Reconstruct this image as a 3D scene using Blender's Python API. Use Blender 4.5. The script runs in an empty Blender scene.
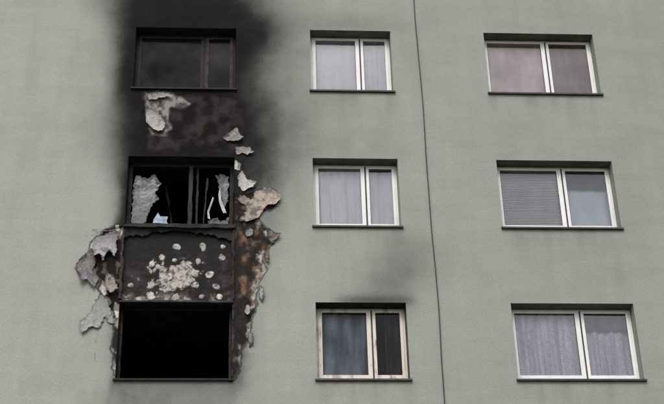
import bpy, math, random
import numpy as np
random.seed(7)
Z0=17.562            # height of the head of the upper photographed window row
CAMX,CAMD=2.00387,20.34617
# ------------------------------------------------------------------ noise
def _h(ix,iy,s):
    n=(ix.astype(np.int64)*374761393+iy.astype(np.int64)*668265263+s*974634777)&0xffffffff
    n=((n^(n>>13))*1274126177)&0xffffffff
    n=((n^(n>>16))*2246822519)&0xffffffff
    return ((n^(n>>15))&0xffff)/65535.0
def vn(x,y,s=0):
    x=np.asarray(x,float);y=np.asarray(y,float)
    ix=np.floor(x);iy=np.floor(y);fx=x-ix;fy=y-iy
    fx=fx*fx*(3-2*fx);fy=fy*fy*(3-2*fy)
    a=_h(ix,iy,s);b=_h(ix+1,iy,s);c=_h(ix,iy+1,s);d=_h(ix+1,iy+1,s)
    return (a*(1-fx)+b*fx)*(1-fy)+(c*(1-fx)+d*fx)*fy
def fbm(x,y,s=0,o=4):
    t=0;a=.5;k=0
    for i in range(o):
        t=t+a*vn(x*2**i,y*2**i,s+i*17);k+=a;a*=.5
    return t/k
def ss(a,b,x):
    t=np.clip((x-a)/(b-a),0,1);return t*t*(3-2*t)
def sdf(px,pz,poly):
    P=np.array(poly,float);d=np.full(px.shape,1e9);ins=np.zeros(px.shape,bool)
    n=len(P)
    for i in range(n):
        a=P[i];b=P[(i+1)%n];e=b-a
        wx=px-a[0];wz=pz-a[1];t=np.clip((wx*e[0]+wz*e[1])/(e@e),0,1)
        d=np.minimum(d,(wx-t*e[0])**2+(wz-t*e[1])**2)
        if b[1]!=a[1]:
            c=((a[1]>pz)!=(b[1]>pz))&(px<(b[0]-a[0])*(pz-a[1])/(b[1]-a[1])+a[0])
            ins^=c
    d=np.sqrt(d);return np.where(ins,-d,d)
# ------------------------------------------------------------------ materials
def new_mat(name):
    m=bpy.data.materials.new(name);m.use_nodes=True
    nt=m.node_tree;b=nt.nodes['Principled BSDF'];return m,nt,b
def N(nt,t,**k):
    n=nt.nodes.new(t)
    for a,v in k.items():setattr(n,a,v)
    return n
def noise(nt,scale,detail=5,rough=.6,vec=None,mapscale=None):
    n=N(nt,'ShaderNodeTexNoise');n.inputs['Scale'].default_value=scale
    n.inputs['Detail'].default_value=detail;n.inputs['Roughness'].default_value=rough
    tc=N(nt,'ShaderNodeTexCoord')
    if mapscale:
        mp=N(nt,'ShaderNodeMapping');mp.inputs['Scale'].default_value=mapscale
        nt.links.new(tc.outputs['Object'],mp.inputs[0]);nt.links.new(mp.outputs[0],n.inputs['Vector'])
    else: nt.links.new(tc.outputs['Object'],n.inputs['Vector'])
    return n
def ramp(nt,src,stops):
    r=N(nt,'ShaderNodeValToRGB');e=r.color_ramp.elements
    while len(e)<len(stops): e.new(.5)
    for i,(p,c) in enumerate(stops):
        e[i].position=p;e[i].color=(c[0],c[1],c[2],1) if hasattr(c,'__len__') else (c,c,c,1)
    nt.links.new(src,r.inputs[0]);return r
def mix(nt,a,b,fac,mode='MIX'):
    m=N(nt,'ShaderNodeMix',data_type='RGBA',blend_type=mode)
    for s,v in ((6,a),(7,b)):
        if isinstance(v,bpy.types.NodeSocket): nt.links.new(v,m.inputs[s])
        else: m.inputs[s].default_value=(v[0],v[1],v[2],1)
    if isinstance(fac,bpy.types.NodeSocket): nt.links.new(fac,m.inputs[0])
    else: m.inputs[0].default_value=fac
    return m.outputs[2]
def simple(name,c1,c2,scale=6,rough=.7,bump=0.0,bscale=60,metal=0,mapscale=None,lo=.35,hi=.65):
    m,nt,b=new_mat(name)
    n=noise(nt,scale,6,.6,mapscale=mapscale);r=ramp(nt,n.outputs[0],[(lo,c1),(hi,c2)])
    nt.links.new(r.outputs[0],b.inputs['Base Color']);b.inputs['Roughness'].default_value=rough
    b.inputs['Metallic'].default_value=metal
    if bump:
        n2=noise(nt,bscale,3,.6);bp=N(nt,'ShaderNodeBump');bp.inputs['Strength'].default_value=bump;bp.inputs['Distance'].default_value=.01
        nt.links.new(n2.outputs[0],bp.inputs['Height']);nt.links.new(bp.outputs[0],b.inputs['Normal'])
    return m
def stucco(name,attrs=True):
    m,nt,b=new_mat(name);L=nt.links.new
    big=noise(nt,.45,5,.6);c=ramp(nt,big.outputs[0],[(.33,(.366,.381,.349)),(.67,(.402,.414,.384))]).outputs[0]
    st=noise(nt,1.3,5,.6,mapscale=(2.6,1,.35));c=mix(nt,c,ramp(nt,st.outputs[0],[(.3,.945),(.7,1.03)]).outputs[0],1,'MULTIPLY')
    hz=noise(nt,1.4,5,.65,mapscale=(.6,1,2.2));c=mix(nt,c,ramp(nt,hz.outputs[0],[(.3,.93),(.7,1.04)]).outputs[0],1,'MULTIPLY')
    # the gable gets a little darker and greener towards its right-hand part
    tc=N(nt,'ShaderNodeTexCoord');sx=N(nt,'ShaderNodeSeparateXYZ');L(tc.outputs['Object'],sx.inputs[0])
    mr=N(nt,'ShaderNodeMapRange');mr.inputs['From Min'].default_value=-3;mr.inputs['From Max'].default_value=8
    L(sx.outputs[0],mr.inputs['Value'])
    c=mix(nt,c,mix(nt,(1.01,.995,.99),(.83,.862,.825),mr.outputs[0]),1,'MULTIPLY')
    fi=noise(nt,37,5,.75);c=mix(nt,c,ramp(nt,fi.outputs[0],[(.28,.80),(.72,1.15)]).outputs[0],1,'MULTIPLY')
    if attrs:
        at=N(nt,'ShaderNodeAttribute',attribute_name='soot')
        n1=noise(nt,2.4,7,.65);n2=noise(nt,22,5,.7)
        ma=N(nt,'ShaderNodeMath',operation='MULTIPLY_ADD');L(n1.outputs[0],ma.inputs[0]);ma.inputs[1].default_value=1.1;ma.inputs[2].default_value=.45
        mb=N(nt,'ShaderNodeMath',operation='MULTIPLY');L(ma.outputs[0],mb.inputs[0]);L(at.outputs['Fac'],mb.inputs[1])
        mc=N(nt,'ShaderNodeMath',operation='MULTIPLY_ADD');L(n2.outputs[0],mc.inputs[0]);mc.inputs[1].default_value=.5;mc.inputs[2].default_value=.75
        md=N(nt,'ShaderNodeMath',operation='MULTIPLY');L(mb.outputs[0],md.inputs[0]);L(mc.outputs[0],md.inputs[1])
        ex=N(nt,'ShaderNodeMath',operation='MULTIPLY');L(md.outputs[0],ex.inputs[0]);ex.inputs[1].default_value=-3.9
        ee=N(nt,'ShaderNodeMath',operation='EXPONENT');L(ex.outputs[0],ee.inputs[0])
        iv=N(nt,'ShaderNodeMath',operation='SUBTRACT');iv.inputs[0].default_value=1;L(ee.outputs[0],iv.inputs[1])
        c=mix(nt,c,(.0085,.0075,.0072),iv.outputs[0])
        pa=N(nt,'ShaderNodeAttribute',attribute_name='patch')
        pn=noise(nt,38,5,.75);pc=mix(nt,pa.outputs['Color'],ramp(nt,pn.outputs[0],[(.3,.6),(.7,1.3)]).outputs[0],1,'MULTIPLY')
        c=mix(nt,c,pc,pa.outputs['Alpha'])
    L(c,b.inputs['Base Color']);b.inputs['Roughness'].default_value=.93;b.inputs['Specular IOR Level'].default_value=.15
    bn=noise(nt,34,5,.7);bp=N(nt,'ShaderNodeBump');bp.inputs['Strength'].default_value=.5;bp.inputs['Distance'].default_value=.008
    L(bn.outputs[0],bp.inputs['Height']);L(bp.outputs[0],b.inputs['Normal'])
    return m
def attrmat(name,rough=.9,bump=.35):
    m,nt,b=new_mat(name);L=nt.links.new
    pa=N(nt,'ShaderNodeAttribute',attribute_name='patch')
    pn=noise(nt,30,6,.75);pc=mix(nt,pa.outputs['Color'],ramp(nt,pn.outputs[0],[(.3,.7),(.7,1.2)]).outputs[0],1,'MULTIPLY')
    L(pc,b.inputs['Base Color']);b.inputs['Roughness'].default_value=rough
    bn=noise(nt,50,4,.6);bp=N(nt,'ShaderNodeBump');bp.inputs['Strength'].default_value=bump;bp.inputs['Distance'].default_value=.006
    L(bn.outputs[0],bp.inputs['Height']);L(bp.outputs[0],b.inputs['Normal'])
    return m
def glassmat(name,tint=(.92,.94,.95),refl=.10,dirt=(.3,.3,.32),dirtamt=.08,rough=.015,dscale=3.0):
    m=bpy.data.materials.new(name);m.use_nodes=True;nt=m.node_tree;nt.nodes.clear();L=nt.links.new
    o=N(nt,'ShaderNodeOutputMaterial');tr=N(nt,'ShaderNodeBsdfTransparent');tr.inputs[0].default_value=(*tint,1)
    gl=N(nt,'ShaderNodeBsdfGlossy');gl.inputs['Roughness'].default_value=rough
    df=N(nt,'ShaderNodeBsdfDiffuse');df.inputs[0].default_value=(*dirt,1)
    lw=N(nt,'ShaderNodeFresnel');lw.inputs[0].default_value=1.5
    ad=N(nt,'ShaderNodeMath',operation='ADD');L(lw.outputs[0],ad.inputs[0]);ad.inputs[1].default_value=refl
    m1=N(nt,'ShaderNodeMixShader');L(ad.outputs[0],m1.inputs[0]);L(tr.outputs[0],m1.inputs[1]);L(gl.outputs[0],m1.inputs[2])
    n=noise(nt,dscale,6,.6);r=ramp(nt,n.outputs[0],[(.3,dirtamt*.6),(.75,min(1,dirtamt*1.4))])
    m2=N(nt,'ShaderNodeMixShader');L(r.outputs[0],m2.inputs[0]);L(m1.outputs[0],m2.inputs[1]);L(df.outputs[0],m2.inputs[2])
    nb=noise(nt,1.3,2,.5);bp=N(nt,'ShaderNodeBump');bp.inputs['Strength'].default_value=.25;bp.inputs['Distance'].default_value=.02
    L(nb.outputs[0],bp.inputs['Height']);L(bp.outputs[0],gl.inputs['Normal'])
    L(m2.outputs[0],o.inputs[0]);return m
M_wall=stucco('gable_render');M_rev=stucco('reveal_render',False)
M_soff=simple('shaded_soffit',(.085,.075,.062),(.15,.135,.115),3,.9)  # brown soffit coat with the shade under the window head painted in
M_white=simple('white_frame_paint',(.77,.765,.75),(.86,.855,.84),3,.45)
M_dirty=simple('smoke_stained_frame',(.12,.085,.05),(.70,.66,.57),4,.5,mapscale=(2,1,.5),lo=.30,hi=.48)
M_char=simple('charred_wood',(.005,.0045,.0045),(.022,.019,.017),14,.8,.6,60)
M_charg=simple('charred_grey',(.010,.009,.009),(.050,.044,.040),9,.85,.6,60)
M_gask=simple('rubber_gasket',(.02,.02,.02),(.035,.035,.035),20,.6)
M_sill=simple('sill_metal',(.018,.018,.018),(.05,.047,.045),7,.55)
M_soot_rev=simple('sooty_reveal',(.006,.006,.006),(.03,.027,.024),5,.9,.5)
M_soot_mid=simple('smoky_reveal',(.03,.027,.024),(.14,.13,.115),3,.9,.5)
M_room=simple('room_wallpaper',(.22,.20,.18),(.30,.28,.25),2,.9)
M_roomb=simple('burnt_room_wall',(.012,.0105,.0095),(.05,.043,.038),2,.95)
M_glass=glassmat('window_glass',refl=.08)
M_glassr=glassmat('reflective_window_glass',(.92,.90,.90),.05,(.5,.42,.44),.05)
M_glassd=glassmat('smoky_window_glass',(.70,.73,.76),-.022,(.10,.10,.11),.03)
M_glassb=glassmat('sooted_window_glass',(.07,.07,.07),-.030,(.012,.0115,.0115),.7,.16,1.2)
M_attr=attrmat('peeled_render');M_panel=attrmat('exposed_panel',.92,.6);M_pane=attrmat('smoked_pane',.35,.1)
M_shardw=simple('broken_glass_pale',(.10,.10,.12),(.46,.47,.51),9,.3)
M_blue=simple('melted_blue_film',(.12,.19,.26),(.42,.53,.64),12,.5)
M_cable=simple('cable_black',(.015,.015,.015),(.04,.04,.038),20,.6)
def curtmat(name,c1,c2,kind='sheer'):
    m,nt,b=new_mat(name);L=nt.links.new
    n=noise(nt,2.2,5,.55,mapscale=(3,1,.5));c=ramp(nt,n.outputs[0],[(.3,c1),(.7,c2)]).outputs[0]
    if kind=='lace':
        # vertical pattern bands and small flower dots
        tc=N(nt,'ShaderNodeTexCoord')
        v=N(nt,'ShaderNodeTexVoronoi');v.inputs['Scale'].default_value=13;L(tc.outputs['Object'],v.inputs['Vector'])
        r=ramp(nt,v.outputs['Distance'],[(.10,1.10),(.25,.88),(.40,.86),(.5,1.0)]);c=mix(nt,c,r.outputs[0],1,'MULTIPLY')
        v=N(nt,'ShaderNodeTexVoronoi');v.inputs['Scale'].default_value=40;L(tc.outputs['Object'],v.inputs['Vector'])
        r=ramp(nt,v.outputs['Distance'],[(.15,1.1),(.5,.80)]);c=mix(nt,c,r.outputs[0],1,'MULTIPLY')
        n3=noise(nt,7,3,.5,mapscale=(2.2,1,.12));r=ramp(nt,n3.outputs[0],[(.38,.74),(.62,1.1)]);c=mix(nt,c,r.outputs[0],1,'MULTIPLY')
    if kind=='cloud':
        n2=noise(nt,1.6,6,.6);r=ramp(nt,n2.outputs[0],[(.32,.68),(.68,1.25)]);c=mix(nt,c,r.outputs[0],1,'MULTIPLY')
    L(c,b.inputs['Base Color']);b.inputs['Roughness'].default_value=.95;b.inputs['Specular IOR Level'].default_value=.05
    return m
C_lil=curtmat('lilac_sheer_curtain',(.68,.67,.74),(.86,.85,.91))
C_lace=curtmat('lilac_lace_curtain',(.72,.67,.84),(.90,.87,.96),'lace')
C_pink=curtmat('painted_cloud_reflection',(.68,.58,.60),(.86,.77,.78),'cloud')  # pinkish cloud reflection painted into the colour
C_pinkd=curtmat('painted_dark_reflection',(.24,.20,.205),(.42,.36,.36),'cloud')  # darker part of the same reflection, also painted as colour
C_blue=curtmat('blue_white_curtain',(.62,.68,.76),(.80,.84,.90))
C_slat=simple('blind_slat',(.60,.60,.60),(.74,.74,.73),3,.6)
C_slatb=simple('brown_blind_slat',(.10,.07,.06),(.18,.13,.115),3,.6)
C_dk=curtmat('dark_drape',(.05,.05,.055),(.14,.14,.15))
C_brown=curtmat('smoky_brown_drape',(.02,.017,.015),(.16,.13,.105))
C_slate=curtmat('slate_curtain',(.14,.16,.19),(.58,.62,.68),'cloud')
# ------------------------------------------------------------------ mesh helpers
building=bpy.data.objects.new('apartment_building',None);bpy.context.collection.objects.link(building)
def mk(name,verts,faces,mats,mi=None,parent=building,smooth=False,bevel=0):
    me=bpy.data.meshes.new(name);me.from_pydata([tuple(v) for v in verts],[],faces)
    for m in mats: me.materials.append(m)
    if mi is not None: me.polygons.foreach_set('material_index',mi)
    if smooth: me.polygons.foreach_set('use_smooth',[True]*len(me.polygons))
    o=bpy.data.objects.new(name,me);bpy.context.collection.objects.link(o);o.parent=parent
    if bevel:
        b=o.modifiers.new('bevel','BEVEL');b.width=bevel;b.segments=2;b.limit_method='ANGLE'
    return o
class MB:
    def __init__(s):s.v=[];s.f=[];s.m=[]
    def box(s,x0,x1,y0,y1,z0,z1,mi=0):
        k=len(s.v);s.v+=[(x0,y0,z0),(x1,y0,z0),(x1,y1,z0),(x0,y1,z0),(x0,y0,z1),(x1,y0,z1),(x1,y1,z1),(x0,y1,z1)]
        s.f+=[(k,k+3,k+2,k+1),(k+4,k+5,k+6,k+7),(k,k+1,k+5,k+4),(k+1,k+2,k+6,k+5),(k+2,k+3,k+7,k+6),(k+3,k,k+4,k+7)];s.m+=[mi]*6
    def quad(s,*p,mi=0):
        k=len(s.v);s.v+=list(p);s.f.append((k,k+1,k+2,k+3));s.m.append(mi)
    def ring(s,x0,x1,z0,z1,w,y0,y1,mi=0,wb=None,wt=None):
        wb=w if wb is None else wb;wt=w if wt is None else wt
        s.box(x0,x0+w,y0,y1,z0,z1,mi);s.box(x1-w,x1,y0,y1,z0,z1,mi)
        s.box(x0+w,x1-w,y0,y1,z0,z0+wb,mi);s.box(x0+w,x1-w,y0,y1,z1-wt,z1,mi)
    def make(s,name,mats,**k): return mk(name,s.v,s.f,mats,s.m,**k)
def gridmesh(name,xs,zs,Y,keep,cols,mat,parent=building,soot=None,solid=0):
    nx,nz=len(xs),len(zs);X,Zg=np.meshgrid(xs,zs)
    co=np.stack([X,Y,Zg],-1).reshape(-1,3)
    j,i=np.nonzero(keep);a=j*nx+i
    F=np.stack([a,a+1,a+nx+1,a+nx],-1)
    used=np.zeros(len(co),bool);used[F.ravel()]=True;mp=np.cumsum(used)-1
    co2=co[used];F=mp[F]
    me=bpy.data.meshes.new(name);me.vertices.add(len(co2));me.vertices.foreach_set('co',co2.ravel())
    me.loops.add(len(F)*4);me.loops.foreach_set('vertex_index',F.ravel().astype(np.int32))
    me.polygons.add(len(F));me.polygons.foreach_set('loop_start',np.arange(0,len(F)*4,4,dtype=np.int32))
    me.polygons.foreach_set('loop_total',np.full(len(F),4,dtype=np.int32))
    me.update(calc_edges=True);me.validate()
    me.polygons.foreach_set('use_smooth',np.ones(len(me.polygons),bool))
    a=me.attributes.new('patch','FLOAT_COLOR','POINT');a.data.foreach_set('color',cols.reshape(-1,4)[used].astype(np.float32).ravel())
    if soot is not None:
        a=me.attributes.new('soot','FLOAT','POINT');a.data.foreach_set('value',soot.reshape(-1)[used].astype(np.float32))
    me.materials.append(mat)
    o=bpy.data.objects.new(name,me);bpy.context.collection.objects.link(o);o.parent=parent
    if solid:
        s=o.modifiers.new('thickness','SOLIDIFY');s.thickness=solid;s.offset=0
    return o
# ------------------------------------------------------------------ layout (metres)
HW=1.363
COL={0:(0.0,1.819),1:(3.171,4.651),2:(6.384,8.428)}
EXTRA=[(-5.2,-3.38),(11.0,13.044)]
openings=[]
for c,(a,b) in COL.items():
    for r in range(-1,6): openings.append((a,b,-2.8*r-HW,-2.8*r,c,r))
for k,(a,b) in enumerate(EXTRA):
    for r in range(-1,6): openings.append((a,b,-2.8*r-HW,-2.8*r,10+k,r))
holes=[(a,b,z0,z1) for a,b,z0,z1,_,_ in openings]+[(0.0,1.819,-5.6,-2.8-HW)]
# ------------------------------------------------------------------ gable wall sheet with soot, peeled render
def lines(spans,snap):
    L=[]
    for a,b,st in spans: L+=list(np.arange(a,b,st))
    L.append(spans[-1][1]);L=np.array(sorted(L))
    for s in sorted(set(snap)):
        d=np.abs(L-s);loc=np.argmin(d);gap=(L[min(loc+1,len(L)-1)]-L[max(loc-1,0)])/2
        if d[loc]<gap*.45: L[loc]=s
        else: L=np.sort(np.append(L,s))
    return L
zb=-Z0;zt=4.9
xs=lines([(-9,-3,.5),(-3,-1.0,.07),(-1.0,2.9,.012),(2.9,10.2,.07),(10.2,17,.5)],[h[0] for h in holes]+[h[1] for h in holes])
zs=lines([(zb,-9,.5),(-9,-7.5,.1),(-7.5,-7.2,.07),(-7.2,.3,.013),(.3,1.2,.07),(1.2,zt,.4)],[h[2] for h in holes]+[h[3] for h in holes])
X,Zg=np.meshgrid(xs,zs)
tz =[1.5,.5,-.1,-1.4,-2.1,-2.8,-3.5,-4.2,-5.0,-5.8,-6.6,-7.3]
def T(v): return np.interp(-Zg,[-t for t in tz],v)
xl=T([.25,.08,.02,.02,.14,.08,.02,0,0,0,0,0]);wl=T([.65,.46,.30,.24,.34,.28,.16,.11,.11,.1,.1,.1])
xr=T([1.3,1.45,1.7,1.75,1.72,1.76,1.82,1.86,1.86,1.85,1.84,1.84]);wr=T([1.0,1.0,.92,.90,.88,.78,.58,.45,.38,.28,.2,.15])
A=T([.9,1.15,1.25,1.1,1.2,1.1,1.0,.75,.5,.4,.3,.1])
wob=(fbm(X*1.1,Zg*.9,3)-.5)*.6+(fbm(X*3.2,Zg*2.4,4)-.5)*.22
dr=np.maximum(0,X+wob-xr)/wr;dl=np.maximum(0,xl-X-wob*.45)/wl
S=A*(.60*np.exp(-(dr/.58)**2)+.40*np.exp(-(dr/1.08)**2))*(.6*np.exp(-(dl/.72)**2)+.4*np.exp(-(dl/1.5)**2))
S*=1-.34*ss(1.9,2.9,X)*fbm(X*6,Zg*.9,9)
# light smoke drifting up-right from the middle lower window
dx=X-4.50;dz=Zg+5.2;u=(dx*.5+dz*.866);v=(dx*.866-dz*.5)
S+=.16*np.exp(-(u/.75)**2-(v/.46)**2)*(.4+fbm(X*1.8,Zg*1.8,21)*1.1)
S+=.22*np.exp(-((Zg+5.57)/.10)**2)*ss(3.3,3.8,X)*ss(4.95,4.5,X)
S+=.09*np.exp(-((X-3.9)/.9)**2-((Zg+2.55)/.35)**2)*fbm(X*2,Zg*2,5)
S+=.08*np.exp(-((X-3.9)/.8)**2-((Zg-.15)/.25)**2)
S+=.07*ss(.45,.7,fbm(X*4,Zg*3,31))*np.exp(-((X-.3)/.8)**2-((Zg+7.35)/.3)**2)
S+=.022*ss(.5,.75,fbm(X*2.2,Zg*.5,33))*ss(-2.5,0,-X)      # faint weathering on the left part
for a,b,z0,z1,c,r in openings:
    if c in(1,2): S+=.06*ss(a-.1,a+.05,X)*ss(b+.1,b-.05,X)*np.exp(-np.maximum(0,z0-Zg)/.4)*(Zg<z0)*ss(.4,.7,fbm(X*7,Zg*.8,40+r))
P=np.zeros(X.shape+(4,));D=np.zeros(X.shape)
fine=(X>-1.0)&(X<2.9)&(Zg>-7.2)&(Zg<.3)
wa=(fbm(X*7,Zg*7,51)-.5)*.13+(fbm(X*30,Zg*30,52,2)-.5)*.022
n1=fbm(X*5,Zg*5,61);n2=fbm(X*14,Zg*10,62);n3=fbm(X*9,Zg*6,63)
def lerp(a,b,t): return a+(b-a)*t[...,None]
def paint(poly,col,depth,edge=.012,rim=True,amt=1,warp=1):
    d=sdf(X,Zg,[(p[0]/100,p[1]/100) for p in poly])+wa*warp
    m=ss(edge,-edge,d)*fine*amt
    P[...,:3]=P[...,:3]*(1-m[...,None])+col*m[...,None]
    P[...,3]=np.maximum(P[...,3],m)
    D[...]=np.maximum(D,depth*ss(.0,-.03,d)*fine)
    if rim:
        rm=np.exp(-((d-.012)/.014)**2)*fine*(1-m)*.8
        S[...]+=rm*.45
c=lambda *a:np.array(a,float)
# scorched base coat between the upper two windows (smooth, slightly brown)
col=lerp(c(.009,.008,.0078),c(.046,.040,.037),ss(.40,.75,n1*.7+n3*.3))
paint([(14,-142),(80,-146),(150,-142),(190,-160),(200,-215),(188,-272),(24,-272),(30,-235),(48,-225),(60,-200),(22,-190)],col,.006,edge=.10,rim=False,amt=.9)
# pale scorched render left bare by the peeled coat
pale=lerp(c(.10,.093,.088),c(.40,.38,.365),ss(.38,.60,n2*.6+n1*.4))
paint([(24,-146),(45,-143),(72,-146),(92,-156),(100,-168),(88,-178),(66,-174),(66,-196),(72,-216),(60,-238),(38,-236),(26,-214),(34,-190),(24,-172)],pale,.008,edge=.035,rim=False,amt=.8)
# long scorched strip right of the openings
edge=lerp(c(.30,.27,.235),c(.50,.47,.43),ss(.4,.65,n2))
rust=lerp(c(.065,.042,.030),c(.19,.12,.08),ss(.35,.65,n2))
dark=lerp(c(.010,.009,.0085),c(.04,.033,.029),n2)
E=[(182,-405),(220,-398),(238,-421),(252,-444),(243,-463),(230,-475),(236,-497),(226,-520),(218,-549),(223,-564),(211,-593),(208,-619),(200,-649),(197,-672),(190,-691),(182,-696)]
dE=sdf(X,Zg,[(p[0]/100,p[1]/100) for p in E])+wa
col=lerp(dark,rust,ss(.42,.62,n1)*ss(1.86,2.0,X))
col=lerp(col,edge,ss(-.11,-.02,dE+(n2-.5)*.14)*ss(.40,.56,n3)*.95)
col=lerp(col,dark,ss(2.0,1.86,X+(n1-.5)*.22))
paint(E,col,.018)
paint([(182,-352),(206,-356),(230,-346),(252,-350),(258,-366),(248,-384),(232,-390),(214,-412),(182,-415)],lerp(c(.02,.017,.015),c(.13,.10,.08),ss(.5,.7,n2)),.012)
# left side: dark holes where the insulation has burnt back
paint([(-34,-430),(-6,-418),(3,-430),(3,-580),(-12,-576),(-20,-556),(-34,-540),(-40,-514),(-50,-500),(-44,-470)],lerp(c(.015,.013,.012),c(.13,.105,.092),ss(.5,.72,n2)),.03)
# bare white insulation ringing the torn area
wht=lerp(c(.22,.20,.19),c(.62,.60,.57),ss(.35,.6,n2))
for q in ([(-52,-452),(-44,-442),(-40,-452),(-46,-468),(-54,-470)],[(-62,-478),(-56,-486),(-64,-512),(-72,-500)],[(-30,-520),(-22,-530),(-24,-548),(-34,-540)],[(-14,-418),(-2,-416),(0,-430),(-8,-440)],[(-8,-560),(1,-566),(1,-600),(-5,-590)],[(183,-286),(196,-292),(192,-306),(183,-304)]):
    paint(q,wht,.004,edge=.012,warp=.6)
paint([(-8,-590),(3,-590),(3,-690),(-3,-690),(-5,-640)],lerp(c(.03,.025,.022),c(.34,.30,.27),ss(.45,.6,n3)),.01)
for pts in ([(-69,-440),(-52,-438),(-30,-425),(-10,-421)],[(200,-285),(235,-300),(240,-330)],[(205,-160),(225,-190),(215,-230)],[(-30,-616),(-36,-640),(-32,-665)]):
    for a,b in zip(pts,pts[1:]):
        d=np.abs(sdf(X,Zg,[(a[0]/100,a[1]/100),(b[0]/100,b[1]/100),(a[0]/100+.001,a[1]/100)]))
        S+=np.exp(-((d+np.abs(wa)*.4)/.008)**2)*.14*fine
Y=D.copy()+(fbm(X*.8,Zg*.8,71)-.5)*.006
Y-=.010*ss(.35,1,S)*(n2-.5)*fine
keep=np.ones((len(zs)-1,len(xs)-1),bool)
xc=(xs[1:]+xs[:-1])/2;zc=(zs[1:]+zs[:-1])/2
for a,b,z0,z1 in holes:
    keep[np.ix_((zc>z0)&(zc<z1),(xc>a)&(xc<b))]=False
gridmesh('gable_wall',xs,zs+Z0,Y,keep,P,M_wall,soot=S)
# ------------------------------------------------------------------ rest of the block
b=MB();xL,xR,yB,zT=-9,17,12,Z0+zt
b.quad((xL,0,0),(xL,0,zT),(xL,yB,zT),(xL,yB,0));b.quad((xR,0,0),(xR,yB,0),(xR,yB,zT),(xR,0,zT));b.quad((xL,yB,0),(xL,yB,zT),(xR,yB,zT),(xR,yB,0))
b.make('side_and_rear_walls',[M_rev])
b=MB();b.box(xL-.1,xR+.1,-.1,yB+.1,zT,zT+.18);b.box(xL+.5,xR-.5,.5,yB-.5,zT+.18,zT+.24);b.make('roof',[M_sill])
b=MB();b.box(xL-.02,xR+.02,-.03,-.004,0,.5);b.make('plinth',[simple('plinth_concrete',(.14,.14,.13),(.2,.2,.19),3,.9)])
# ------------------------------------------------------------------ windows
FY=.22
split={0:(.11,1.17,1.33,1.75),1:(.11,.84,1.01,1.41),2:(.085,1.09,1.27,1.985),10:(.11,1.17,1.33,1.75),11:(.085,1.09,1.27,1.985)}
def curtain(name,x0,x1,z0,z1,y,mat,amp=.018,per=.11,seed=0):
    n=int((x1-x0)/.012)+2;m=14;V=[];F=[]
    for j in range(m):
        z=z0+(z1-z0)*j/(m-1);q=1-j/(m-1)
        for i in range(n):
            x=x0+(x1-x0)*i/(n-1)
            ph=x/per*6.283+1.4*math.sin(x*5+seed)+.5*math.sin(z*2+seed)
            V.append((x,y+amp*math.sin(ph)*(.5+.5*q)+amp*.5*math.sin(ph*.43+seed),z))
    for j in range(m-1):
        for i in range(n-1): k=j*n+i;F.append((k,k+1,k+n+1,k+n))
    return mk(name,V,F,[mat],smooth=True)
def slats(name,x0,x1,z0,z1,y,mat,step=.045):
    b=MB();z=z1;w=.03
    while z>z0:
        j=random.uniform(-.002,.002);k=len(b.v)
        b.v+=[(x0,y,z-w+j),(x1,y,z-w+j),(x1,y+.016,z+j),(x0,y+.016,z+j),(x0,y+.002,z-w+j-.0015),(x1,y+.002,z-w+j-.0015)]
        b.f+=[(k,k+1,k+2,k+3),(k,k+4,k+5,k+1)];b.m+=[0,0];z-=step*.72
    return b.make(name,[mat])
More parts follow.
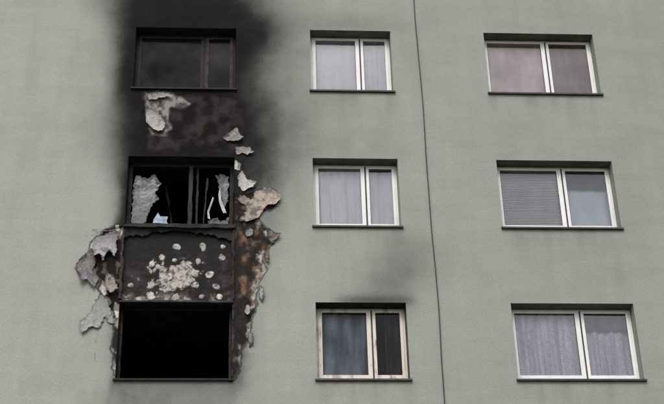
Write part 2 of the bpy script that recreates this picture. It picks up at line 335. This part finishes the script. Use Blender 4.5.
def window(x0,x1,zb,zt,c,r):
    zb+=Z0;zt+=Z0
    burnt=(c==0 and r in(0,1,2));smoky=(c==1 and r==2)
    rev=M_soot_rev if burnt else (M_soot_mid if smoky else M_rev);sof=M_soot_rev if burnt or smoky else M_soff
    b=MB();yd=.30
    b.quad((x0,0,zb),(x0,yd,zb),(x0,yd,zt),(x0,0,zt));b.quad((x1,0,zb),(x1,0,zt),(x1,yd,zt),(x1,yd,zb))
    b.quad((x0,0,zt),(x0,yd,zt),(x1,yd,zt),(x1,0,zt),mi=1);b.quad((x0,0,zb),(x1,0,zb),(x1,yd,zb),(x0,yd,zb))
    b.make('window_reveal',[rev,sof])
    X0,X1,B,Tt,dp=x0-.3,x1+.3,zb-.9,zt+.15,3.2
    b=MB()
    b.quad((X0,yd,B),(x0,yd,B),(x0,yd,Tt),(X0,yd,Tt));b.quad((x1,yd,B),(X1,yd,B),(X1,yd,Tt),(x1,yd,Tt))
    b.quad((x0,yd,zt),(x1,yd,zt),(x1,yd,Tt),(x0,yd,Tt));b.quad((x0,yd,B),(x1,yd,B),(x1,yd,zb),(x0,yd,zb))
    b.quad((X0,yd,B),(X0,dp,B),(X0,dp,Tt),(X0,yd,Tt));b.quad((X1,yd,B),(X1,yd,Tt),(X1,dp,Tt),(X1,dp,B))
    b.quad((X0,yd,Tt),(X0,dp,Tt),(X1,dp,Tt),(X1,yd,Tt));b.quad((X0,yd,B),(X1,yd,B),(X1,dp,B),(X0,dp,B));b.quad((X0,dp,B),(X1,dp,B),(X1,dp,Tt),(X0,dp,Tt))
    b.make('room',[M_roomb if burnt or smoky else M_room])
    g0,g1,g2,g3=[x0+q for q in split[c]]
    fb=zb+.075;gb=zb+.165;gt=zt-.085
    if not(c==0 and r==1):
        b=MB();e=.03
        b.v+=[(x0-e,-.045,zb-.004),(x1+e,-.045,zb-.004),(x1+e,0.0,zb+.012),(x0-e,0.0,zb+.012),(x0-e,-.045,zb-.034),(x1+e,-.045,zb-.034),(x1+e,-.002,zb-.03),(x0-e,-.002,zb-.03)]
        b.f+=[(0,1,2,3),(0,4,5,1),(4,7,6,5),(0,3,7,4),(1,5,6,2)];b.m+=[0]*5
        b.quad((x0+.002,0,zb+.012),(x1-.002,0,zb+.012),(x1-.002,FY+.02,fb-.002),(x0+.002,FY+.02,fb-.002))
        b.make('window_ledge',[M_char if burnt else M_sill])
    if burnt: return
    fm=M_dirty if smoky else M_white
    b=MB()
    b.ring(x0+.004,x1-.004,fb,zt-.004,.05,FY,FY+.07)
    mc=(g1+g2)/2;b.box(mc-.03,mc+.03,FY,FY+.07,fb+.05,zt-.054)
    b.ring(x0+.042,mc-.014,fb+.03,zt-.036,g0-x0-.042,FY-.018,FY-.002,0,gb-fb-.03,zt-.036-gt)
    b.ring(mc+.014,x1-.042,fb+.03,zt-.036,.05,FY-.018,FY-.002,0,gb-fb-.03,zt-.036-gt)
    b.box(mc-.014,mc+.014,FY-.008,FY-.001,fb+.03,zt-.036,1)
    b.box(g1,mc-.0141,FY-.0175,FY-.0021,gb,gt)
    for a,d in((g0,g1),(mc+.064,g3)):
        b.ring(a,d,gb,gt,.007,FY-.010,FY+.004,1)
    b.make('window_frame',[fm,M_gask],bevel=.003)
    gm=M_glass
    if c==2 and r==0: gm=M_glassr
    if smoky: gm=M_glassd
    b=MB();gy=FY
    for a,d in((g0,g1),(mc+.064,g3)):
        tl=random.uniform(-.004,.004)
        b.quad((a,gy,gb),(d,gy+tl,gb),(d,gy+tl+.003,gt),(a,gy+.003,gt))
    b.make('window_panes',[gm])
    m2=mc+.03;cy=FY+.12;xa,xb=x0+.01,x1-.01;za,zc_=zb-.05,zt+.05
    if (c,r)==(1,0):
        curtain('curtain',xa,mc,za,zc_,cy,C_lil,.008,.2,1);curtain('curtain',m2,xb,za,zc_,cy,C_blue,.02,.08,2)
    elif (c,r)==(1,1):
        curtain('curtain',xa,mc,za,zc_,cy,C_lil,.026,.13,3);curtain('curtain',m2,xb,za,zc_-.12,cy,C_lil,.02,.15,4)
    elif smoky:
        curtain('curtain',xa,mc-.03,za,zc_,cy,C_slate,.03,.25,5);curtain('curtain',m2+.20,xb,za,zc_,cy+.05,C_brown,.05,.12,6)
    elif (c,r)==(2,0):
        curtain('reflection_sheet',xa,mc,za,zc_,cy,C_pink,.004,.7,7);curtain('reflection_sheet',m2,xb,za,zc_,cy,C_pinkd,.004,.6,8)  # added sheets behind the panes that carry the painted cloud reflection
    elif (c,r)==(2,1):
        slats('venetian_blind',xa,mc-.01,za,zc_,cy-.02,C_slat);slats('venetian_blind',m2,xb,zb+1.02,zc_,cy-.02,C_slatb)
        curtain('curtain',m2,xb,za,zb+1.1,cy+.05,C_blue,.01,.3,9)
    elif (c,r)==(2,2):
        curtain('lace_curtain',xa,mc,za,zc_,cy,C_lace,.040,.19,10);curtain('lace_curtain',m2,xb,za,zt-.34,cy,C_lace,.034,.16,11)
        curtain('roller_shade',m2,xb,zt-.36,zc_,cy-.06,C_dk,.003,.5,12)
    else:
        curtain('curtain',xa,xb,za,zc_,cy,random.choice([C_lil,C_blue,C_slate,C_lil]),.02,.13,r+c)
for o in openings: window(*o)
# ------------------------------------------------------------------ burnt upper window (frame survives)
def fire_frame(r):
    zb=-2.8*r-HW+Z0;zt=-2.8*r+Z0;b=MB();fb=zb+.075
    return zb,zt,fb,b
zb,zt,fb,b=fire_frame(0)
b.ring(.006,1.813,fb,zt-.004,.06,FY,FY+.07,0)
b.ring(.05,1.24,fb+.03,zt-.05,.06,FY-.02,FY-.002,0,.07,.05);b.ring(1.27,1.77,fb+.03,zt-.05,.06,FY-.02,FY-.002,1,.07,.05)
b.box(1.225,1.29,FY-.001,FY+.06,fb+.06,zt-.064,1)
b.make('charred_window_frame',[M_char,M_charg],bevel=.004)
b=MB();b.quad((.1,FY,fb+.09),(1.19,FY+.004,fb+.09),(1.19,FY+.008,zt-.09),(.1,FY,zt-.09));b.quad((1.32,FY,fb+.09),(1.72,FY-.004,fb+.09),(1.72,FY,zt-.09),(1.32,FY+.006,zt-.09))
b.make('sooted_window_panes',[M_glassb])
# ------------------------------------------------------------------ burnt-out middle window
zb,zt,fb,b=fire_frame(1)
def rough_bar(x0,x1,z0,z1,y0,y1,name,mat,seed,amp=.012,lean=0):
    n=40;V=[];F=[];vert=(z1-z0)>(x1-x0)
    for i in range(n):
        t=i/(n-1)
        q=[float((fbm(np.array([t*11+k*7.]),np.array([seed*3.1]),seed+k)[0]-.5)*2*amp) for k in range(4)]
        if vert:
            l=lean*t
            z=z0+(z1-z0)*t;V+=[(x0+l+q[0],y0,z),(x1+l+q[1],y0+q[2],z),(x1+l+q[1],y1,z),(x0+l+q[0],y1,z)]
        else:
            x=x0+(x1-x0)*t;V+=[(x,y0,z0+q[0]),(x,y0+q[2],z1+q[1]),(x,y1,z1+q[1]),(x,y1,z0+q[0])]
    for i in range(n-1):
        k=i*4
        for a,bb in((0,1),(1,2),(2,3),(3,0)): F.append((k+a,k+bb,k+4+bb,k+4+a))
    F+=[(0,1,2,3),(4*n-4,4*n-3,4*n-2,4*n-1)]
    return mk(name,V,F,[mat])
rough_bar(.01,.075,fb,zt-.01,FY,FY+.07,'charred_frame_jamb',M_char,1)
rough_bar(1.745,1.81,fb,zt-.01,FY,FY+.07,'charred_frame_jamb',M_char,2)
rough_bar(.02,1.8,zt-.075,zt-.005,FY,FY+.07,'charred_frame_head',M_char,3)
rough_bar(1.04,1.11,fb,zt-.05,FY-.01,FY+.06,'charred_frame_mullion',M_charg,4,.016)
rough_bar(1.17,1.21,fb,zt-.05,FY+.02,FY+.09,'charred_frame_mullion',M_char,5,.016)
rough_bar(1.29,1.315,fb,zt-.3,FY+.0,FY+.05,'charred_sash_stile',M_char,8,.014,.06)
rough_bar(.02,1.8,fb,fb+.08,FY,FY+.07,'charred_frame_bottom',M_char,6,.02)
rough_bar(-.08,1.85,zb-.06,zb+.0,-.035,.04,'burnt_window_ledge',M_char,7,.035)
rough_bar(.80,.83,fb,zt-.15,FY+.5,FY+.53,'fallen_batten',M_char,13,.03,-.2)
def shard(pts,y,name,mat,tilt=0):
    V=[(p[0],y+tilt*(p[1]+HW/2),zt+p[1]) for p in pts];V2=[(a,bb+.004,cc) for a,bb,cc in V];n=len(V)
    F=[tuple(range(n)),tuple(range(2*n-1,n-1,-1))]+[(i,(i+1)%n,n+(i+1)%n,n+i) for i in range(n)]
    return mk(name,V+V2,F,[mat])
shard([(.46,-1.08),(.53,-.94),(.57,-1.02),(.70,-1.02),(.68,-1.12),(.74,-1.22),(.44,-1.22)],FY+.10,'melted_film',M_blue,.03)
shard([(1.37,-.96),(1.455,-.66),(1.475,-.69),(1.40,-.97),(1.42,-1.12),(1.38,-1.1)],FY+.02,'glass_splinter',M_shardw,.05)
shard([(1.55,-.62),(1.575,-.46),(1.60,-.72),(1.70,-1.00),(1.64,-1.0),(1.57,-.80)],FY+.005,'glass_splinter',M_shardw,.05)
# ------------------------------------------------------------------ burnt-out lower window
zb3=-5.6-HW+Z0;zt3=-5.6+Z0
rough_bar(.008,.05,zb3+.05,zt3-.01,FY,FY+.06,'charred_frame_jamb',M_charg,21,.008)
rough_bar(1.77,1.812,zb3+.05,zt3-.01,FY,FY+.06,'charred_frame_jamb',M_char,22,.008)
rough_bar(.01,1.81,zt3-.05,zt3-.004,FY,FY+.06,'charred_frame_head',M_char,23,.008)
rough_bar(-.01,1.83,zt3-.010,zt3+.018,-.010,.10,'scorched_lintel_edge',M_charg,24,.014)
# ------------------------------------------------------------------ exposed concrete panel between the two
px=np.arange(-.006,1.83,.009);pz=np.arange(-5.6,-4.15,.009);PX,PZ=np.meshgrid(px,pz)
a1=fbm(PX*4,PZ*4,81);a2=fbm(PX*12,PZ*12,82);a3=fbm(PX*30,PZ*30,83,3)
base=lerp(c(.008,.0072,.007),c(.045,.037,.034),ss(.38,.78,a1*.5+a2*.5)*ss(-4.3,-4.9,PZ+(a1-.5)*.4))
bare=np.exp(-((PX-.90)/.55)**2-((PZ+5.08)/.36)**2)
bm=ss(.0,.09,bare*.62+a2*.60+a1*.35-.82)
tan=lerp(c(.13,.10,.085),c(.56,.51,.47),ss(.35,.62,a3*.45+a2*.55))
cols=lerp(base,tan,bm*.92)
bot=ss(-5.38,-5.47,PZ+(a2-.5)*.25)*ss(.38,.55,a1+.08)
cols=lerp(cols,lerp(c(.12,.10,.085),c(.44,.39,.35),ss(.4,.6,a2)),bot*.8)
PY=.085+(a2-.5)*.018+(a3-.5)*.006-.006*bm
dots=[(.88,-4.53),(1.32,-4.53),(1.65,-4.53),(.65,-4.73),(.86,-4.79),(1.24,-4.81),(1.63,-4.73),(.48,-4.88),(.67,-4.96),(1.04,-4.88),(.16,-5.27),(.48,-5.27),(.70,-5.27),(.87,-5.29),(1.21,-5.25),(1.55,-5.27),(.29,-5.52),(.49,-5.45),(.90,-5.49),(1.32,-5.46),(1.6,-5.46),(1.2,-5.04),(.78,-5.1),(1.43,-5.06)]
rs=np.random.RandomState(3)
for k,(qx,qz) in enumerate(dots):
    R=rs.uniform(.045,.074);ax=rs.uniform(.8,1.25);rot=rs.uniform(0,3.1)
    ux=(PX-qx)*math.cos(rot)+(PZ-qz)*math.sin(rot);uz=-(PX-qx)*math.sin(rot)+(PZ-qz)*math.cos(rot)
    d=np.sqrt((ux*ax)**2+(uz/ax)**2)+(fbm(PX*16+k,PZ*16,90+k,3)-.5)*.06
    mm=ss(R,R-.014,d);cc=lerp(c(.16,.14,.13),c(.70,.67,.63),ss(.28,.6,a3*.6+a2*.4))*rs.uniform(.55,1.0)
    cols=lerp(cols,cc,mm);PY-=.012*mm*(.5+.6*a2);cols=lerp(cols,cols*.45,np.exp(-((d-R-.006)/.008)**2)*.6)
ca=np.concatenate([cols,np.ones(cols.shape[:2]+(1,))],-1)
gridmesh('exposed_spandrel_panel',px,pz+Z0,PY,np.ones((len(pz)-1,len(px)-1),bool),ca,M_panel)
b=MB();za,zc2=Z0-5.6,Z0-4.163
b.quad((0,0,za),(0,.13,za),(0,.13,zc2),(0,0,zc2));b.quad((1.819,0,za),(1.819,0,zc2),(1.819,.13,zc2),(1.819,.13,za));b.make('burnt_insulation_edge',[M_charg])
n=90;V=[];F=[]
for i in range(n):
    t=i/(n-1);x=.01+1.79*t
    dn=.08+.18*(1-math.sin(math.pi*t)**.5)+.07*float(fbm(np.array([t*18.]),np.array([2.]),33)[0]-.5)*2
    V+=[(x,.012,zc2-.03),(x,.02+.03*float(vn(np.array([t*20.]),np.array([1.]),5)[0]),zc2-.03-dn)]
for i in range(n-1): F.append((2*i,2*i+1,2*i+3,2*i+2))
o=mk('scorched_render_remnant',V,F,[M_char]);s=o.modifiers.new('thickness','SOLIDIFY');s.thickness=.012
rough_bar(-.025,.015,za+.05,zc2-.1,-.012,.08,'burnt_insulation_edge',M_charg,32,.03)
rough_bar(1.80,1.835,za+.0,zc2-.1,-.008,.08,'burnt_insulation_edge',M_char,33,.03)
# ------------------------------------------------------------------ curled flakes of render
def flake(name,poly,c1,c2,dirv,curl,seed,off=.005,soot=.3,warp=.06,mat=None):
    p=np.array(poly,float)/100;mn=p.min(0)-.06;mx=p.max(0)+.06
    gx=np.arange(mn[0],mx[0],.007);gz=np.arange(mn[1],mx[1],.007);GX,GZ=np.meshgrid(gx,gz)
    w=(fbm(GX*9,GZ*9,seed)-.5)*warp+(fbm(GX*26,GZ*26,seed+5,3)-.5)*.055
    d=sdf(GX,GZ,p)+w+.006
    dv=np.array(dirv,float);dv/=np.linalg.norm(dv)
    pr=GX*dv[0]+GZ*dv[1];lo=(p@dv).min();hi=(p@dv).max();t=np.clip((pr-lo)/(hi-lo),0,1)
    nn=fbm(GX*6,GZ*6,seed+9);n5=fbm(GX*16,GZ*16,seed+11)
    lift=np.clip(1-(-d)/.07,0,1)**1.5
    Yf=-off-curl*t**1.6*(.55+.45*lift)-(nn-.5)*.03*t-(n5-.5)*.003
    dc=(d[1:,1:]+d[:-1,:-1])/2;kp=dc<0
    co=lerp(np.zeros(GX.shape+(3,))+np.array(c1),np.zeros(GX.shape+(3,))+np.array(c2),ss(.35,.65,nn*.5+n5*.5))
    e=ss(-.03,-.003,d)*soot*ss(.3,.6,nn)+soot*1.2*ss(.48,.70,n5*.5+nn*.5)+(1-t)**3*soot*1.3;co=lerp(co,co*.12,np.clip(e,0,1))
    ca=np.concatenate([co,np.ones(GX.shape+(1,))],-1)
    return gridmesh(name,gx,gz+Z0,Yf,kp,ca,mat or M_attr,solid=.003)
F1='peeled_render_flake'
flake(F1,[(26,-180),(38,-181),(50,-188),(60,-204),(62,-222),(50,-233),(37,-228),(29,-214),(24,-196)],(.36,.345,.33),(.58,.56,.54),(-.6,-1),.06,102,soot=.5)
flake(F1,[(25,-149),(45,-145),(62,-150),(70,-156),(50,-162),(30,-165)],(.26,.25,.24),(.46,.44,.43),(.4,-1),.05,101,soot=.6)
flake(F1,[(160,-240),(172,-230),(186,-217),(190,-232),(198,-242),(180,-250),(168,-246)],(.24,.22,.21),(.50,.47,.45),(1,-.5),.06,103,soot=.6)
flake(F1,[(182,-256),(196,-259),(209,-262),(216,-272),(204,-279),(196,-274),(184,-279)],(.28,.26,.25),(.55,.53,.50),(1,-.5),.06,104,soot=.6)
flake(F1,[(189,-310),(195,-308),(203,-326),(214,-330),(222,-334),(214,-345),(197,-351),(188,-341)],(.44,.42,.39),(.64,.61,.58),(1,-.3),.06,105,soot=.35)
flake(F1,[(184,-364),(196,-358),(209,-364),(219,-352),(232,-341),(250,-346),(264,-362),(254,-378),(236,-379),(230,-392),(223,-404),(203,-412),(188,-408),(203,-390),(196,-376)],(.38,.31,.25),(.60,.53,.45),(1,-.2),.07,106,soot=.6)
flake(F1,[(238,-420),(252,-430),(262,-434),(254,-448),(244,-456),(238,-446)],(.16,.12,.09),(.40,.33,.27),(1,0),.06,107,soot=.6)
flake(F1,[(-50,-450),(-38,-440),(-31,-437),(-18,-426),(-7,-432),(-9,-450),(-12,-480),(-22,-470),(-30,-490),(-36,-476),(-46,-480)],(.30,.285,.28),(.48,.46,.45),(-.6,-1),.09,108,soot=.55)
flake(F1,[(-50,-460),(-42,-484),(-47,-505),(-34,-518),(-42,-538),(-56,-524),(-66,-528),(-72,-496),(-62,-474)],(.17,.16,.155),(.36,.34,.33),(-1,-.5),.10,109,soot=.6)
flake(F1,[(-31,-543),(-21,-562),(-10,-580),(-3,-604),(-14,-600),(-22,-592),(-30,-612),(-42,-608),(-58,-620),(-62,-598),(-49,-580),(-40,-562)],(.31,.32,.298),(.41,.415,.39),(-.8,-1),.06,110,soot=.3)
flake(F1,[(-25,-505),(-12,-512),(-4,-537),(-16,-550),(-27,-535)],(.20,.18,.165),(.46,.42,.39),(.3,-1),.06,111,soot=.6)
# smoked remains of the panes in the middle window (set back at the frame)
flake('broken_pane',[(10,-310),(18,-304),(33,-314),(44,-302),(58,-322),(50,-338),(54,-352),(42,-366),(38,-384),(34,-402),(9,-404)],(.07,.07,.078),(.24,.245,.27),(0,1),.03,141,off=-FY-.03,soot=.85,mat=M_pane)
flake('broken_pane',[(150,-306),(160,-300),(173,-304),(173,-345),(166,-372),(160,-350),(156,-330)],(.04,.04,.045),(.20,.205,.225),(0,1),.03,142,off=-FY-.03,soot=.85,mat=M_pane)
flake('broken_pane',[(134,-404),(140,-392),(150,-388),(160,-394),(174,-388),(174,-404)],(.05,.05,.055),(.22,.225,.25),(0,1),.02,143,off=-FY-.03,soot=.7,mat=M_pane)
sd=120
for (fx,fz,sx_,sz_) in [(238,-476,5,10),(228,-545,4,11),(212,-628,4,14),(208,-430,7,6),(206,-575,4,10)]:
    sd+=3;a0=random.random()*6
    pts=[(fx+sx_*(1+.5*random.random())*math.cos(a0+k*1.05),fz+sz_*(1+.5*random.random())*math.sin(a0+k*1.05)) for k in range(6)]
    k=random.choice([((.36,.33,.29),(.56,.52,.48)),((.24,.25,.23),(.36,.365,.34)),((.13,.10,.08),(.28,.23,.19))])
    flake(F1,pts,k[0],k[1],(1,random.uniform(-.6,.2)),.05,sd,soot=.6,warp=.05)
def wire(name,pts,rad,mat,parent):
    cu=bpy.data.curves.new(name,'CURVE');cu.dimensions='3D';cu.bevel_depth=rad;cu.bevel_resolution=2
    s=cu.splines.new('NURBS');s.points.add(len(pts)-1);s.use_endpoint_u=True;s.order_u=3
    for i,p in enumerate(pts): s.points[i].co=(*p,1)
    cu.materials.append(mat);o=bpy.data.objects.new(name,cu);bpy.context.collection.objects.link(o);o.parent=parent;return o
wire('hanging_wire',[(-.52,-.01,Z0-4.26),(-.40,-.05,Z0-4.30),(-.25,-.05,Z0-4.33),(-.08,-.04,Z0-4.26)],.005,M_shardw,building)
pts=[];z=.2
while z<Z0+zt-.1:
    pts.append((5.135+.0052*(Z0+.75-z)+.010*math.sin(z*1.7)+random.uniform(-.006,.006),-.03-.008*math.sin(z*2.3),z));z+=.45
wire('lightning_conductor_cable',pts,.009,M_cable,None)
# ------------------------------------------------------------------ ground
def ground_mat():
    m,nt,b=new_mat('grass');n=noise(nt,.6,8,.65);r=ramp(nt,n.outputs[0],[(.3,(.045,.06,.025)),(.7,(.09,.11,.05))])
    nt.links.new(r.outputs[0],b.inputs['Base Color']);b.inputs['Roughness'].default_value=1;return m
mk('ground',[(-1500,-1500,0),(1500,-1500,0),(1500,1500,0),(-1500,1500,0)],[(0,1,2,3)],[ground_mat()],parent=None)
b=MB();b.box(-14,22,-3.2,-.6,-.1,.10);b.make('pavement',[simple('paving',(.16,.16,.155),(.24,.235,.225),4,.9,.4,40)],parent=None)
b=MB();b.quad((-60,-30,.004),(60,-30,.004),(60,-22.5,.004),(-60,-22.5,.004));b.make('road',[simple('asphalt',(.04,.04,.042),(.065,.065,.065),5,.9,.4,60)],parent=None)
# ------------------------------------------------------------------ overcast sky and soft sun
w=bpy.data.worlds.new('World');bpy.context.scene.world=w;w.use_nodes=True;nt=w.node_tree;nt.nodes.clear()
o=N(nt,'ShaderNodeOutputWorld');bg=N(nt,'ShaderNodeBackground');sk=N(nt,'ShaderNodeTexSky',sky_type='NISHITA');sk.sun_disc=False
sk.sun_elevation=math.radians(48);sk.sun_rotation=math.radians(195);sk.dust_density=4;sk.air_density=1.2
hs=N(nt,'ShaderNodeHueSaturation');hs.inputs['Saturation'].default_value=.5
nt.links.new(sk.outputs[0],hs.inputs['Color'])
tc=N(nt,'ShaderNodeTexCoord');n=N(nt,'ShaderNodeTexNoise');n.inputs['Scale'].default_value=5;n.inputs['Detail'].default_value=7;nt.links.new(tc.outputs['Generated'],n.inputs['Vector'])
r=ramp(nt,n.outputs[0],[(.32,(.72,.73,.80)),(.68,(1.42,1.41,1.42))])
cm=mix(nt,hs.outputs[0],r.outputs[0],1,'MULTIPLY')
nt.links.new(cm,bg.inputs[0]);bg.inputs[1].default_value=.15;nt.links.new(bg.outputs[0],o.inputs[0])
sl=bpy.data.lights.new('sun','SUN');sl.energy=1.0;sl.angle=math.radians(30);sl.color=(1,.97,.94)
so=bpy.data.objects.new('sun',sl);bpy.context.collection.objects.link(so)
from mathutils import Vector,Matrix
el=math.radians(48);az=math.radians(195)
dirn=Vector((math.sin(az)*math.cos(el),math.cos(az)*math.cos(el),math.sin(el)))
so.rotation_euler=dirn.to_track_quat('Z','Y').to_euler()
# ------------------------------------------------------------------ camera
pit,yaw,rol=0.54164,0.07277,-0.02853
fw=Vector((math.sin(yaw)*math.cos(pit),math.cos(yaw)*math.cos(pit),math.sin(pit)))
r0=fw.cross(Vector((0,0,1))).normalized();u0=r0.cross(fw)
R=r0*math.cos(rol)+u0*math.sin(rol);U=-r0*math.sin(rol)+u0*math.cos(rol)
cd=bpy.data.cameras.new('camera');cd.sensor_width=36;cd.lens=1398.45/664*36;cd.clip_end=4000
co=bpy.data.objects.new('camera',cd);bpy.context.collection.objects.link(co)
mw=Matrix((( R.x,U.x,-fw.x,CAMX),(R.y,U.y,-fw.y,-CAMD),(R.z,U.z,-fw.z,Z0-15.96217),(0,0,0,1)))
co.matrix_world=mw
sc=bpy.context.scene;sc.camera=co
sc.view_settings.view_transform='Standard';sc.view_settings.look='None';sc.view_settings.exposure=0
